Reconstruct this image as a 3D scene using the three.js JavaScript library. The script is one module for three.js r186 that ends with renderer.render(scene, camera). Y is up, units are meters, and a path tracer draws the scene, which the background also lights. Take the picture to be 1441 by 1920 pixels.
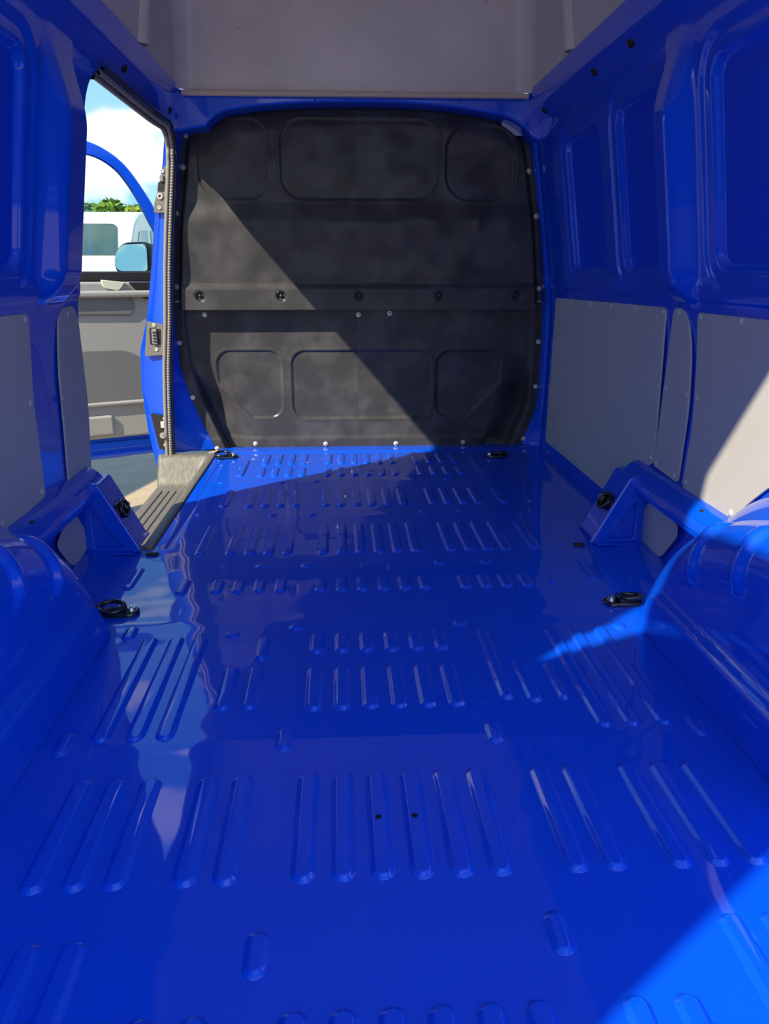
import * as THREE from 'three';
import { mergeGeometries } from 'three/addons/utils/BufferGeometryUtils.js';
import { RoundedBoxGeometry } from 'three/addons/geometries/RoundedBoxGeometry.js';
import { createNoise2D, createNoise3D } from 'simplex-noise';

// ---------------------------------------------------------------- camera, sky, sun, exposure
const scene = new THREE.Scene();
const camera = new THREE.PerspectiveCamera(2 * Math.atan(960 / 1442) * 180 / Math.PI, 1441 / 1920, 0.05, 400);
camera.position.set(-0.073, 0.8, 0);
camera.rotation.order = 'YXZ';
camera.rotation.set(-0.30565, -0.05451, 0);

function rng(seed) { let s = seed >>> 0; return () => { s = (s + 0x6d2b79f5) >>> 0; let t = Math.imul(s ^ (s >>> 15), 1 | s); t = (t + Math.imul(t ^ (t >>> 7), 61 | t)) ^ t; return ((t ^ (t >>> 14)) >>> 0) / 4294967296; }; }
const n2 = createNoise2D(rng(5)), n3 = createNoise3D(rng(9));
const clamp = (x, a = 0, b = 1) => Math.min(b, Math.max(a, x));
const sm = (a, b, x) => { const t = clamp((x - a) / (b - a)); return t * t * (3 - 2 * t); };
const lerp = (a, b, t) => a + (b - a) * t;
const fbm3 = (x, y, z, o) => { let s = 0, a = 0.5; for (let i = 0; i < o; i++) { s += a * n3(x, y, z); x *= 2.03; y *= 2.03; z *= 2.03; a *= 0.5; } return s; };
const fbm2 = (x, y, o) => { let s = 0, a = 0.5; for (let i = 0; i < o; i++) { s += a * n2(x, y); x *= 2.03; y *= 2.03; a *= 0.5; } return s; };

{ // blue summer sky with heaped white clouds
  const w = 1536, h = 768, d = new Float32Array(w * h * 4);
  for (let j = 0; j < h; j++) for (let i = 0; i < w; i++) {
    const el = ((j + 0.5) / h - 0.5) * Math.PI, az = ((i + 0.5) / w - 0.5) * 2 * Math.PI, o = (j * w + i) * 4;
    const y = Math.sin(el), x = Math.cos(el) * Math.cos(az), z = Math.cos(el) * Math.sin(az);
    const up = Math.max(y, 0), t = Math.pow(up, 0.55);
    let r = lerp(0.5, 0.0, t), g = lerp(0.82, 0.28, t), b = lerp(1.0, 0.86, t);
    const e = el * 180 / Math.PI;
    const cover = -0.03 + 0.16 * Math.exp(-Math.pow((e - 13) / 4.2, 2)) + 0.2 * Math.exp(-Math.pow((e - 4) / 3, 2)) - 0.12 * Math.exp(-Math.pow((e - 20.5) / 3.5, 2)) - 0.14 * sm(20, 32, e);
    const q = fbm3(x * 4.2 + 3.3, y * 9, z * 4.2, 6);
    let c = sm(-0.02, 0.16, q + cover);
    const shade = 0.84 + 0.2 * sm(-0.3, 0.4, fbm3(x * 4 + 9, y * 12 + 1.4, z * 4, 4));
    if (e < 0) c = 0.5;
    r = lerp(r, 1.12 * shade, c); g = lerp(g, 1.13 * shade, c); b = lerp(b, 1.16 * shade, c);
    d[o] = r; d[o + 1] = g; d[o + 2] = b; d[o + 3] = 1;
  }
  const t = new THREE.DataTexture(d, w, h, THREE.RGBAFormat, THREE.FloatType);
  t.mapping = THREE.EquirectangularReflectionMapping; t.magFilter = t.minFilter = THREE.LinearFilter; t.needsUpdate = true;
  scene.background = t; scene.environment = t;
}
const sun = new THREE.DirectionalLight(new THREE.Color().setRGB(1, 0.87, 0.64), 6.6);
sun.position.set(-10, 11.74 - 0.2, 9.04 - 2.6); sun.target.position.set(0, -0.2, -2.6);
sun.castShadow = true; sun.shadow.radius = 1.3; sun.shadow.mapSize.set(4096, 4096);
Object.assign(sun.shadow.camera, { left: -9, right: 9, top: 9, bottom: -9, near: 0.5, far: 60 });
scene.add(sun, sun.target);

const renderer = new THREE.WebGLRenderer({ antialias: true });
renderer.toneMapping = THREE.LinearToneMapping;
renderer.toneMappingExposure = 1.3;
renderer.shadowMap.enabled = true;

// ---------------------------------------------------------------- helpers
const used = {};
function numbered(n) { used[n] = (used[n] ?? -1) + 1; return used[n] ? n + '_' + String(used[n]).padStart(3, '0') : n; }
function mesh(name, geo, mat, parent) {
  const m = new THREE.Mesh(Array.isArray(geo) ? merge(geo) : geo, mat);
  m.castShadow = m.receiveShadow = true; m.name = numbered(name); (parent ?? scene).add(m); return m;
}
function merge(list) { return mergeGeometries(list.map((g) => { const q = g.index ? g.toNonIndexed() : g.clone(); for (const k of Object.keys(q.attributes)) if (!['position', 'normal', 'uv'].includes(k)) q.deleteAttribute(k); if (!q.attributes.uv) q.setAttribute('uv', new THREE.Float32BufferAttribute(new Float32Array(q.attributes.position.count * 2), 2)); return q; })); }
function thing(name, label, category, pos = [0, 0, 0], group) { const g = new THREE.Group(); g.name = numbered(name); g.position.set(...pos); scene.add(g); tag(g, label, category, group); return g; }
function tag(o, label, category, group) { o.userData.label = label; o.userData.category = category; if (group) o.userData.group = group; return o; }
const struct = (o) => { o.userData.kind = 'structure'; return o; };
const lin = (r, g, b) => new THREE.Color().setRGB(r, g, b);
// a sheet over an nu x nv grid
function grid(us, vs, f, uvf) {
  const p = [], uv = [], idx = [], nu = us.length, nv = vs.length;
  for (let j = 0; j < nv; j++) for (let i = 0; i < nu; i++) { const q = f(us[i], vs[j]); p.push(q[0], q[1], q[2]); const t = uvf ? uvf(q, us[i], vs[j]) : [us[i], vs[j]]; uv.push(t[0], t[1]); }
  for (let j = 0; j < nv - 1; j++) for (let i = 0; i < nu - 1; i++) { const a = j * nu + i, b = a + 1, c = a + nu, e = c + 1; idx.push(a, b, c, b, e, c); }
  const g = new THREE.BufferGeometry();
  g.setAttribute('position', new THREE.Float32BufferAttribute(p, 3)); g.setAttribute('uv', new THREE.Float32BufferAttribute(uv, 2));
  g.setIndex(idx); g.computeVertexNormals(); return g;
}
function lin01(a, b, n) { return Array.from({ length: n + 1 }, (_, i) => lerp(a, b, i / n)); }
function split(g, inside) { // two geometries that share the sheet's own smooth normals
  const p = g.attributes.position, A = [], B = [], ix = g.index.array;
  for (let k = 0; k < ix.length; k += 3) { let x = 0, y = 0, z = 0; for (let m = 0; m < 3; m++) { x += p.getX(ix[k + m]) / 3; y += p.getY(ix[k + m]) / 3; z += p.getZ(ix[k + m]) / 3; } const w = inside(x, y, z); if (w < 0) A.push(ix[k], ix[k + 1], ix[k + 2]); else (B[w] ??= []).push(ix[k], ix[k + 1], ix[k + 2]); }
  const pick = (list) => { const map = new Map(), at = []; const id = list.map((v) => { if (!map.has(v)) { map.set(v, at.length); at.push(v); } return map.get(v); }); const q = new THREE.BufferGeometry(); for (const n of ['position', 'normal', 'uv']) { const s = g.attributes[n], k = s.itemSize, o = new Float32Array(at.length * k); at.forEach((v, i) => { for (let c = 0; c < k; c++) o[i * k + c] = s.array[v * k + c]; }); q.setAttribute(n, new THREE.BufferAttribute(o, k)); } q.setIndex(id); return q; };
  return [pick(A), B.map(pick)];
}
function mirror(g) { const q = g.clone(); q.scale(-1, 1, 1); if (q.index) { const a = q.index.array; for (let i = 0; i < a.length; i += 3) { const t = a[i]; a[i] = a[i + 1]; a[i + 1] = t; } } else for (const n of Object.keys(q.attributes)) { const s = q.attributes[n], k = s.itemSize; for (let i = 0; i < s.count; i += 3) for (let c = 0; c < k; c++) { const t = s.array[i * k + c]; s.array[i * k + c] = s.array[(i + 1) * k + c]; s.array[(i + 1) * k + c] = t; } } return q; }
const side = (g, s) => (s > 0 ? g : mirror(g));
function table(t) { return (x) => { if (x <= t[0][0]) return t[0][1]; for (let i = 1; i < t.length; i++) if (x <= t[i][0]) { const k = (x - t[i - 1][0]) / (t[i][0] - t[i - 1][0]); return lerp(t[i - 1][1], t[i][1], k); } return t[t.length - 1][1]; }; }
function smoothTable(t) { // monotone-ish cubic through the points
  const n = t.length, m = t.map((_, i) => (i === 0 ? (t[1][1] - t[0][1]) / (t[1][0] - t[0][0]) : i === n - 1 ? (t[i][1] - t[i - 1][1]) / (t[i][0] - t[i - 1][0]) : (t[i + 1][1] - t[i - 1][1]) / (t[i + 1][0] - t[i - 1][0])));
  return (x) => { if (x <= t[0][0]) return t[0][1]; if (x >= t[n - 1][0]) return t[n - 1][1]; let i = 1; while (x > t[i][0]) i++; const h = t[i][0] - t[i - 1][0], s = (x - t[i - 1][0]) / h; return (2 * s ** 3 - 3 * s * s + 1) * t[i - 1][1] + (s ** 3 - 2 * s * s + s) * h * m[i - 1] + (-2 * s ** 3 + 3 * s * s) * t[i][1] + (s ** 3 - s * s) * h * m[i]; };
}
const sdBox = (px, py, x0, x1, y0, y1, r) => { const qx = Math.abs(px - (x0 + x1) / 2) - (x1 - x0) / 2 + r, qy = Math.abs(py - (y0 + y1) / 2) - (y1 - y0) / 2 + r; return Math.hypot(Math.max(qx, 0), Math.max(qy, 0)) + Math.min(Math.max(qx, qy), 0) - r; };
function poly(pts, r = 0) { // a closed outline with rounded corners
  const s = new THREE.Shape(), n = pts.length;
  for (let i = 0; i < n; i++) {
    const a = pts[(i + n - 1) % n], b = pts[i], c = pts[(i + 1) % n], la = Math.hypot(a[0] - b[0], a[1] - b[1]), lc = Math.hypot(c[0] - b[0], c[1] - b[1]), rr = Math.min(b[2] ?? r, la * 0.48, lc * 0.48);
    const p = [b[0] + (a[0] - b[0]) / la * rr, b[1] + (a[1] - b[1]) / la * rr], q = [b[0] + (c[0] - b[0]) / lc * rr, b[1] + (c[1] - b[1]) / lc * rr];
    if (i) s.lineTo(...p); else s.moveTo(...p);
    if (rr > 1e-5) s.quadraticCurveTo(b[0], b[1], q[0], q[1]);
  }
  s.closePath(); return s;
}
const ext = (shape, depth, bevel = 0, seg = 6) => new THREE.ExtrudeGeometry(shape, { depth: depth - 2 * bevel, bevelEnabled: bevel > 0, bevelThickness: bevel, bevelSize: bevel, bevelOffset: -bevel, bevelSegments: 2, curveSegments: seg }).translate(0, 0, bevel);
// an outline given as (z, y) pairs, standing in a plane x = constant; thickness towards +x
function plateX(pts, x, depth, bevel, r) { const g = ext(poly(pts.map(([z, y, q]) => [-z, y, q]), r), depth, bevel); g.rotateY(Math.PI / 2); g.translate(x, 0, 0); return g; }
function texture(w, h, f, srgb = true) { const d = new Uint8Array(w * h * 4); for (let j = 0; j < h; j++) for (let i = 0; i < w; i++) { const c = f(i / w, j / h), o = (j * w + i) * 4; d[o] = clamp(c[0]) * 255; d[o + 1] = clamp(c[1]) * 255; d[o + 2] = clamp(c[2]) * 255; d[o + 3] = 255; } const t = new THREE.DataTexture(d, w, h); t.wrapS = t.wrapT = THREE.RepeatWrapping; t.magFilter = THREE.LinearFilter; t.minFilter = THREE.LinearMipmapLinearFilter; t.generateMipmaps = true; if (srgb) t.colorSpace = THREE.SRGBColorSpace; t.needsUpdate = true; return t; }
const P = (o) => new THREE.MeshPhysicalMaterial(o), S = (o) => new THREE.MeshStandardMaterial(o);
const DS = THREE.DoubleSide;

// ---------------------------------------------------------------- materials
const BLUE = lin(0, 0.08, 0.75);
const M = {
  paint: P({ color: BLUE, roughness: 0.45, specularIntensity: 0.35, clearcoat: 1, clearcoatRoughness: 0.05, side: DS }),
  floor: P({ color: BLUE, roughness: 0.45, specularIntensity: 0.35, clearcoat: 1, clearcoatRoughness: 0.03, side: DS }),
  blank: P({ color: lin(0, 0.06, 0.68), roughness: 0.6, specularIntensity: 0.3, clearcoat: 0.25, clearcoatRoughness: 0.35, side: DS }),
  lining: S({ color: lin(0.5, 0.5, 0.485), roughness: 0.5, map: texture(512, 512, (u, v) => { const g = 0.97 + 0.03 * fbm2(u * 60, v * 60, 2) + 0.02 * fbm2(u * 5, v * 5, 3); return [g, g, g]; }) }),
  screw: S({ color: lin(0.62, 0.62, 0.6), roughness: 0.35, metalness: 0.2 }),
  steel: S({ color: lin(0.6, 0.6, 0.58), roughness: 0.28, metalness: 0.9 }),
  black: P({ color: lin(1, 1, 1), roughness: 0.32, specularIntensity: 0.35, side: DS, map: texture(1024, 1024, (u, v) => { const d = 0.6 * sm(-0.35, 0.6, fbm2(u * 9 + 3, v * 9, 4)), f = 0.5 + 0.5 * fbm2(u * 200, v * 200, 2), k = 0.23 + 0.1 * d + 0.015 * f; return [k * 0.99, k, k * 1.04]; }), roughnessMap: texture(512, 512, (u, v) => { const k = 0.9 + 0.25 * fbm2(u * 14, v * 14, 3); return [k, k, k]; }, false) }),
  rubber: S({ color: lin(0.012, 0.012, 0.013), roughness: 0.55 }),
  gloss: P({ color: lin(0.008, 0.008, 0.01), roughness: 0.25, clearcoat: 0.6, clearcoatRoughness: 0.1 }),
  seal: S({ color: lin(0.22, 0.21, 0.19), roughness: 0.6 }),
  plate: S({ color: lin(0.16, 0.155, 0.14), roughness: 0.55 }),
  white: S({ color: lin(0.72, 0.67, 0.61), roughness: 0.38, side: DS, map: texture(1024, 1024, (u, v) => { const g = 0.95 + 0.06 * fbm2(u * 4, v * 4, 4) + 0.02 * fbm2(u * 300, v * 300, 1); const s = sm(0.55, 0.7, fbm2(u * 26 + 7, v * 26, 3)) * 0.12; return [g - s, g - s * 1.05, g - s * 1.1]; }) }),
  lip: S({ color: lin(0.62, 0.5, 0.38), roughness: 0.6 }),
  step: S({ color: lin(0.2, 0.195, 0.17), roughness: 0.5, map: texture(512, 512, (u, v) => { const g = 0.85 + 0.18 * fbm2(u * 22, v * 22, 4); return [g, g, g]; }) }),
  card: S({ color: lin(0.3, 0.3, 0.29), roughness: 0.6 }),
  cardDark: S({ color: lin(0.14, 0.145, 0.15), roughness: 0.65 }),
  glass: P({ color: lin(0.88, 0.97, 0.94), transmission: 1, thickness: 0, roughness: 0, ior: 1.5 }),
  mirrorGlass: S({ color: lin(0.85, 0.88, 0.88), roughness: 0.02, metalness: 1 }),
  vanWhite: P({ color: lin(0.78, 0.78, 0.76), roughness: 0.4, clearcoat: 0.7, clearcoatRoughness: 0.1 }),
  vanGlass: P({ color: lin(0.05, 0.085, 0.08), roughness: 0.06, clearcoat: 1 }),
  bark: S({ color: lin(0.1, 0.07, 0.045), roughness: 0.9 }),
  asphalt: S({ color: lin(1, 1, 1), roughness: 0.92, map: texture(1024, 1024, (u, v) => { const n = fbm2(u * 330, v * 330, 2), b = fbm2(u * 8, v * 8, 3), k = 0.64 + 0.17 * n + 0.04 * b; return [k, k * 0.9, k * 0.73]; }) }),
};
M.asphalt.map.repeat.set(0.5, 0.5); // one tile is two metres

// ---------------------------------------------------------------- the van body: floor
const ribProfile = [[0, -0.003], [0, 0], [0.0012, 0.0004], [0.0026, 0.0016], [0.0068, 0.0056], [0.0080, 0.0064], [0.0095, 0.0068]];
function stadium(L, w, prof) { // long axis along z, flat top
  const n = 9, p = [], idx = [], ring = 2 * n, half = Math.max(L / 2 - w / 2, 0.0005);
  for (const [d, h] of prof) for (let k = 0; k < ring; k++) { const endN = k < n, a = endN ? lerp(0, Math.PI, k / (n - 1)) : lerp(Math.PI, 2 * Math.PI, (k - n) / (n - 1)), r = w / 2 - d; p.push(Math.cos(a) * r, h, (endN ? half : -half) + Math.sin(a) * r); }
  for (let j = 0; j < prof.length - 1; j++) for (let k = 0; k < ring; k++) { const a = j * ring + k, b = j * ring + (k + 1) % ring; idx.push(a, a + ring, b, b, a + ring, b + ring); }
  const c = p.length / 3; p.push(0, prof[prof.length - 1][1] + 0.0002, 0);
  for (let k = 0; k < ring; k++) idx.push((prof.length - 1) * ring + k, c, (prof.length - 1) * ring + (k + 1) % ring);
  const g = new THREE.BufferGeometry(); g.setAttribute('position', new THREE.Float32BufferAttribute(p, 3));
  g.setAttribute('uv', new THREE.Float32BufferAttribute(new Float32Array(p.length / 3 * 2), 2)); g.setIndex(idx); g.computeVertexNormals(); return g;
}
const floorH = (x, z) => { // gentle dents, a seam beside the step, pressed cross folds
  let h = 0.0007 * n2(x * 2.6, z * 2.2) + 0.0002 * n2(x * 9 + 5, z * 7);
  if (z < -2.2) h -= 0.004 * Math.exp(-Math.pow((x + 0.605) / 0.006, 2));
  h += 0.006 * sm(-3.44, -3.47, z);
  h += 0.008 * sm(0.72, 0.8, Math.abs(x));
  for (const q of [-0.745, -1.19, -1.68, -2.5, -2.95]) h += 0.0008 * Math.exp(-Math.pow((z - q) / 0.03, 2));
  return h - 0.0012;
};
const paving = [];
paving.push(grid(lin01(-0.645, 0.87, 190), lin01(-3.56, -0.36, 400), (x, z) => [x, floorH(x, z), z]));
paving.push(grid(lin01(-0.87, -0.645, 30), lin01(-2.2, -0.36, 230), (x, z) => [x, floorH(x, z), z]));
const floor = struct(mesh('floor', merge(paving), M.floor));
mesh('floor_edge', [new THREE.BoxGeometry(0.012, 0.1, 1.3).translate(-0.640, -0.052, -2.84), new THREE.BoxGeometry(1.72, 0.1, 0.02).translate(0, -0.055, -0.36)], M.rubber, floor);
{
  const C6 = [-2.5, -1.5, -0.5, 0.5, 1.5, 2.5].map((k) => k * 0.0555), G4 = [0.245, 0.3, 0.3555, 0.411], both = (a) => [...a, ...a.map((x) => -x)];
  const rows = [
    [[...C6, ...both([0.25, 0.31])], -0.665, -0.42, 0.036], [both([0.415, 0.47]), -0.775, -0.5, 0.036],
    [[...C6, ...both([0.246, 0.301, 0.395, 0.45, 0.505])], -1.097, -0.853, 0.036],
    [C6, -1.458, -1.284, 0.035], [[-0.262, -0.313, 0.294], -1.465, -1.293, 0.034], [[0.24], -1.615, -1.305, 0.03],
    [C6, -1.617, -1.515, 0.034], [[-0.258], -1.6, -1.49, 0.03],
    [[-0.515, -0.455, -0.402, 0.402, 0.455, 0.515], -1.612, -1.2, 0.036], [[0.352], -1.45, -1.3, 0.024],
    [[...C6, ...both(G4)], -1.95, -1.852, 0.034], [[-0.5], -1.955, -1.85, 0.03], [[0.481], -1.955, -1.872, 0.02], [[-0.645, 0.6], -2.045, -1.89, 0.03],
    [[...C6, ...both(G4)], -2.415, -2.132, 0.035], [both([0.5]), -2.415, -2.137, 0.035],
    [[...C6, ...both(G4)], -2.833, -2.612, 0.035], [both([0.5]), -2.831, -2.615, 0.035],
    [[...C6, ...both(G4)], -3.172, -3.031, 0.034], [[...C6, ...both(G4)], -3.42, -3.228, 0.034], [both([0.495]), -3.31, -3.043, 0.034],
  ];
  for (const [xs, z0, z1, w] of rows) { const g = stadium(z1 - z0, w, ribProfile); for (const x of xs) mesh('floor_rib', g, M.floor, floor).position.set(x, floorH(x, (z0 + z1) / 2) * 0.5 - 0.0006, (z0 + z1) / 2); }
  const big = stadium(0.07, 0.03, ribProfile.map(([a, b]) => [a, b * 0.8])), little = stadium(0.04, 0.034, ribProfile.map(([a, b]) => [a, b * 0.7]));
  for (const [x, z, g] of [[-0.19, -0.742, big], [0.189, -0.755, big], [-0.187, -1.195, big], [0.191, -1.198, big], [-0.333, -1.616, little], [-0.191, -1.65, little], [0.195, -1.65, little], [-0.31, -2.047, little], [-0.183, -2.044, little], [0.196, -2.044, little], [0.328, -2.045, little], [-0.566, -2.536, little], [-0.32, -2.523, little], [-0.185, -2.517, little], [0.198, -2.525, little], [0.333, -2.53, little], [-0.554, -2.949, little], [-0.317, -2.94, little], [-0.185, -2.953, little], [0.197, -2.95, little], [0.34, -2.957, little], [-0.57, -1.635, big], [0.567, -1.615, little], [0.567, -1.2, big], [-0.574, -1.2, big]]) mesh('floor_dimple', g, M.floor, floor).position.set(x, -0.0006, z);
  // drain holes and rust specks on the near ribs
  const hole = new THREE.CircleGeometry(0.005, 12).rotateX(-Math.PI / 2);
  const dark = S({ color: lin(0.004, 0.004, 0.006), roughness: 0.8 }), rust = S({ color: lin(0.22, 0.07, 0.02), roughness: 0.9 });
  for (const x of [-0.029, 0.026]) mesh('drain_hole', hole, dark, floor).position.set(x, 0.0064, -0.975);
  const lump = new THREE.IcosahedronGeometry(0.006, 1).scale(1, 0.3, 1.3);
  mesh('rust_speck', lump, rust, floor).position.set(-0.027, 0.0065, -0.628);
}

// ---------------------------------------------------------------- the van body: side walls
const wallX = smoothTable([[0, 0.842], [0.15, 0.852], [0.4, 0.856], [0.62, 0.855], [0.76, 0.842], [1.0, 0.806], [1.2, 0.774], [1.335, 0.752], [1.362, 0.745], [1.37, 0.74], [1.402, 0.712], [1.41, 0.707], [1.48, 0.692]]);
const windowsR = [[-3.125, -2.735, 0.79, 1.262], [-2.572, -2.232, 0.79, 1.268], [-1.93, -0.95, 0.795, 1.262]], windowsL = [[-2.0, -0.95, 0.795, 1.275]];
function relief(z, y, windows, pz0, pz1, top) {
  let d = 0;
  for (const [a, b, c, e] of windows) { const s = sdBox(z, y, a, b, c, e, 0.055); d -= 0.02 * (1 - sm(-0.014, 0.002, s)) + 0.008 * (1 - sm(0.034, 0.05, s)); }
  // the hat-section pillar
  const yy = sm(0.69, 0.8, y) * (1 - sm(top - 0.2, top + 0.03, y)), pl = sm(pz0, pz0 + 0.03, z) * (1 - sm(pz1 - 0.075, pz1, z));
  d += 0.056 * yy * pl;
  // long swages under the waist and along the roof rail
  d += 0.006 * sm(0.715, 0.73, y) * (1 - sm(0.76, 0.778, y));
  return d;
}
const dR = (z, y) => relief(z, y, windowsR, -2.155, -1.99, 1.34) + 0.016 * (1 - sm(-3.5, -3.47, z)) * (1 - sm(1.3, 1.34, y));
const dL = (z, y) => relief(z, y, windowsL, -2.285, -2.06, 1.34);
{
  const g = grid(lin01(-3.56, -0.5, 520), lin01(0, 1.48, 250), (z, y) => [wallX(y) - dR(z, y), y, z]);
  const [rest, panels] = split(g, (x, y, z) => windowsR.findIndex(([a, b, c, e]) => sdBox(z, y, a, b, c, e, 0.055) < -0.016));
  const w = struct(mesh('wall_right', rest, M.paint));
  for (const q of panels) mesh('blank_window_panel', q, M.blank, w);
  mesh('outer_skin', grid(lin01(-3.56, -0.5, 4), lin01(-0.2, 1.5, 20), (z, y) => [wallX(y) + 0.09, y, z]), M.paint, w);
  const zEnd = -0.5; mesh('rear_pillar', [plateBox(0.72, 0.95, -0.1, 1.56, -0.56, -0.5)], M.paint, w);
  railHoles(w, 1, [-2.34, -2.66, -3.27]);
}
function plateBox(x0, x1, y0, y1, z0, z1) { return new RoundedBoxGeometry(x1 - x0, y1 - y0, z1 - z0, 2, Math.min(x1 - x0, y1 - y0, z1 - z0) * 0.25).translate((x0 + x1) / 2, (y0 + y1) / 2, (z0 + z1) / 2); }
function railHoles(w, s, zs) {
  const dark = M.rubber, g = new THREE.SphereGeometry(0.016, 14, 8).scale(0.35, 0.9, 1.5);
  for (const z of zs) { const y = 1.388; const q = mesh('rail_hole', g, dark, w); q.position.set(s * (wallX(y) + 0.001), y, z); q.rotation.z = s * 0.55; }
}
const DOOR = { z0: -3.45, z1: -2.4, top: 1.335 };
const doorEdge = (z) => { // height of the opening's upper edge
  const rf = 0.13, rr = 0.12; let y = DOOR.top;
  if (z > DOOR.z1 - rr) { const k = clamp((z - (DOOR.z1 - rr)) / rr); y -= rr * (1 - Math.sqrt(Math.max(0, 1 - k * k))); }
  if (z < DOOR.z0 + rf) { const k = clamp((DOOR.z0 + rf - z) / rf); y -= rf * (1 - Math.sqrt(Math.max(0, 1 - k * k))); }
  return y;
};
const frontX = smoothTable([[-0.2, 0.86], [0, 0.855], [0.365, 0.836], [0.57, 0.815], [0.81, 0.795], [1.02, 0.772], [1.22, 0.748], [1.335, 0.74], [1.4, 0.72], [1.48, 0.692]]);
const bulkL = smoothTable([[-0.02, 0.655], [0.106, 0.71], [0.242, 0.762], [0.375, 0.798], [0.446, 0.805], [0.586, 0.81], [0.811, 0.794], [1.027, 0.769], [1.236, 0.737], [1.337, 0.722], [1.48, 0.692]]);
const bulkR = smoothTable([[-0.02, 0.752], [0.064, 0.792], [0.191, 0.835], [0.365, 0.842], [0.581, 0.838], [0.811, 0.818], [1.033, 0.79], [1.183, 0.765], [1.339, 0.733], [1.48, 0.692]]);
const leftX = (y, z) => lerp(wallX(y), frontX(y), sm(-3.15, -3.42, z)); // the wall above the door draws in towards the front pillar
const doorPts = []; // the edge of the sliding-door opening from the rear foot, over the top, to the front foot
{
  const zc = []; for (let i = 0; i <= 16; i++) zc.push(DOOR.z1 - 0.12 * (1 - Math.sin(i / 16 * Math.PI / 2)));
  const zs = [...lin01(0, 1, 16).map((t) => DOOR.z0 + 0.13 * (1 - Math.cos(t * Math.PI / 2))), ...lin01(DOOR.z0 + 0.13, DOOR.z1 - 0.12, 60).slice(1, -1), ...lin01(0, 1, 16).map((t) => DOOR.z1 - 0.12 + 0.12 * Math.sin(t * Math.PI / 2))];
  const zRear = table([[0, -2.34], [0.25, -2.365], [0.6, -2.4], [2, -2.4]]);
  const rear = grid(lin01(0, 1, 310), lin01(0, 1.48, 250), (t, y) => { const z = lerp(zRear(y), -0.5, t); return [-(wallX(y) - dL(z, y)), y, z]; });
  const [rest, panels] = split(rear, (x, y, z) => (sdBox(z, y, ...windowsL[0], 0.055) < -0.016 ? 0 : -1));
  const header = grid(zs, lin01(0, 1, 40), (z, t) => { const y = lerp(doorEdge(z), 1.48, t); return [-leftX(y, z), y, z]; });
  const front = grid(lin01(0, 1, 30), lin01(0, 1.48, 120), (t, y) => { const k = sm(0.62, 0.72, t), b = bulkL(y) - 0.006; return t > 0.7 ? [-frontX(y) + 0.004 * (1 - t), y, lerp(-3.478, DOOR.z0, (t - 0.7) / 0.3)] : [-lerp(b, frontX(y) - 0.0012, t / 0.7), y, lerp(-3.558, -3.478, t / 0.7)]; });
  const w = struct(mesh('wall_left', merge([rest, header, front]), M.paint));
  for (const q of panels) mesh('blank_window_panel', q, M.blank, w);
  for (let y = 0; y < 1.21; y += 0.05) doorPts.push([zRear(y), y]);
  for (const z of [...zs].reverse()) doorPts.push([z, doorEdge(z)]);
  for (let y = 1.2; y > -0.06; y -= 0.05) doorPts.push([DOOR.z0, y]);
  // the returns of the opening out to the outer skin; the front one is the B pillar's jamb with its own outline
  const outerFront = table([[-0.2, 0.9], [-0.12, 0.912], [0.1, 0.945], [0.3, 0.957], [0.46, 0.948], [0.6, 0.907], [0.81, 0.869], [1.03, 0.834], [1.2, 0.79], [1.32, 0.771], [1.5, 0.76]]);
  const jamb = [];
  const rim = doorPts.filter(([z]) => z > DOOR.z0 + 0.0005);
  jamb.push(grid(lin01(0, rim.length - 1, rim.length - 1), lin01(0, 1, 8), (i, t) => { const [z, y] = rim[Math.round(i)]; return [-leftX(Math.max(y, 0), z) - (z > DOOR.z1 - 0.03 ? 0.1 : 0.022) * t, y, z]; }));
  jamb.push(grid(lin01(-0.14, 1.4, 60), lin01(0, 1, 16), (y, t) => { const a = frontX(y), b = Math.max(outerFront(y), a + 0.015); return [-lerp(a, b, t), y, DOOR.z0 - 0.006 * Math.sin(t * Math.PI) - 0.004 * t]; }));
  mesh('door_jamb', jamb, M.paint, w);
  mesh('pillar_flange', grid(lin01(-0.13, 0.5, 30), lin01(0, 1, 6), (y, t) => { const b = outerFront(y) - 0.004 + 0.02 * t; return [-b, y, DOOR.z0 - 0.02 + 0.012 * Math.sin(t * 3.1) - 0.05 * t]; }), M.paint, w);
  mesh('outer_skin', [grid(lin01(-2.4, -0.5, 4), lin01(-0.2, 1.5, 20), (z, y) => [-wallX(Math.max(0, y)) - 0.1, y, z]), grid(lin01(-2.4, -3.56, 4), lin01(1.445, 1.5, 4), (z, y) => [-wallX(y) - 0.1, y, z])], M.paint, w);
  mesh('rear_pillar', [plateBox(-0.95, -0.715, -0.1, 1.56, -0.56, -0.5)], M.paint, w);
  railHoles(w, -1, [-2.7, -3.36]);
}
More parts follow.
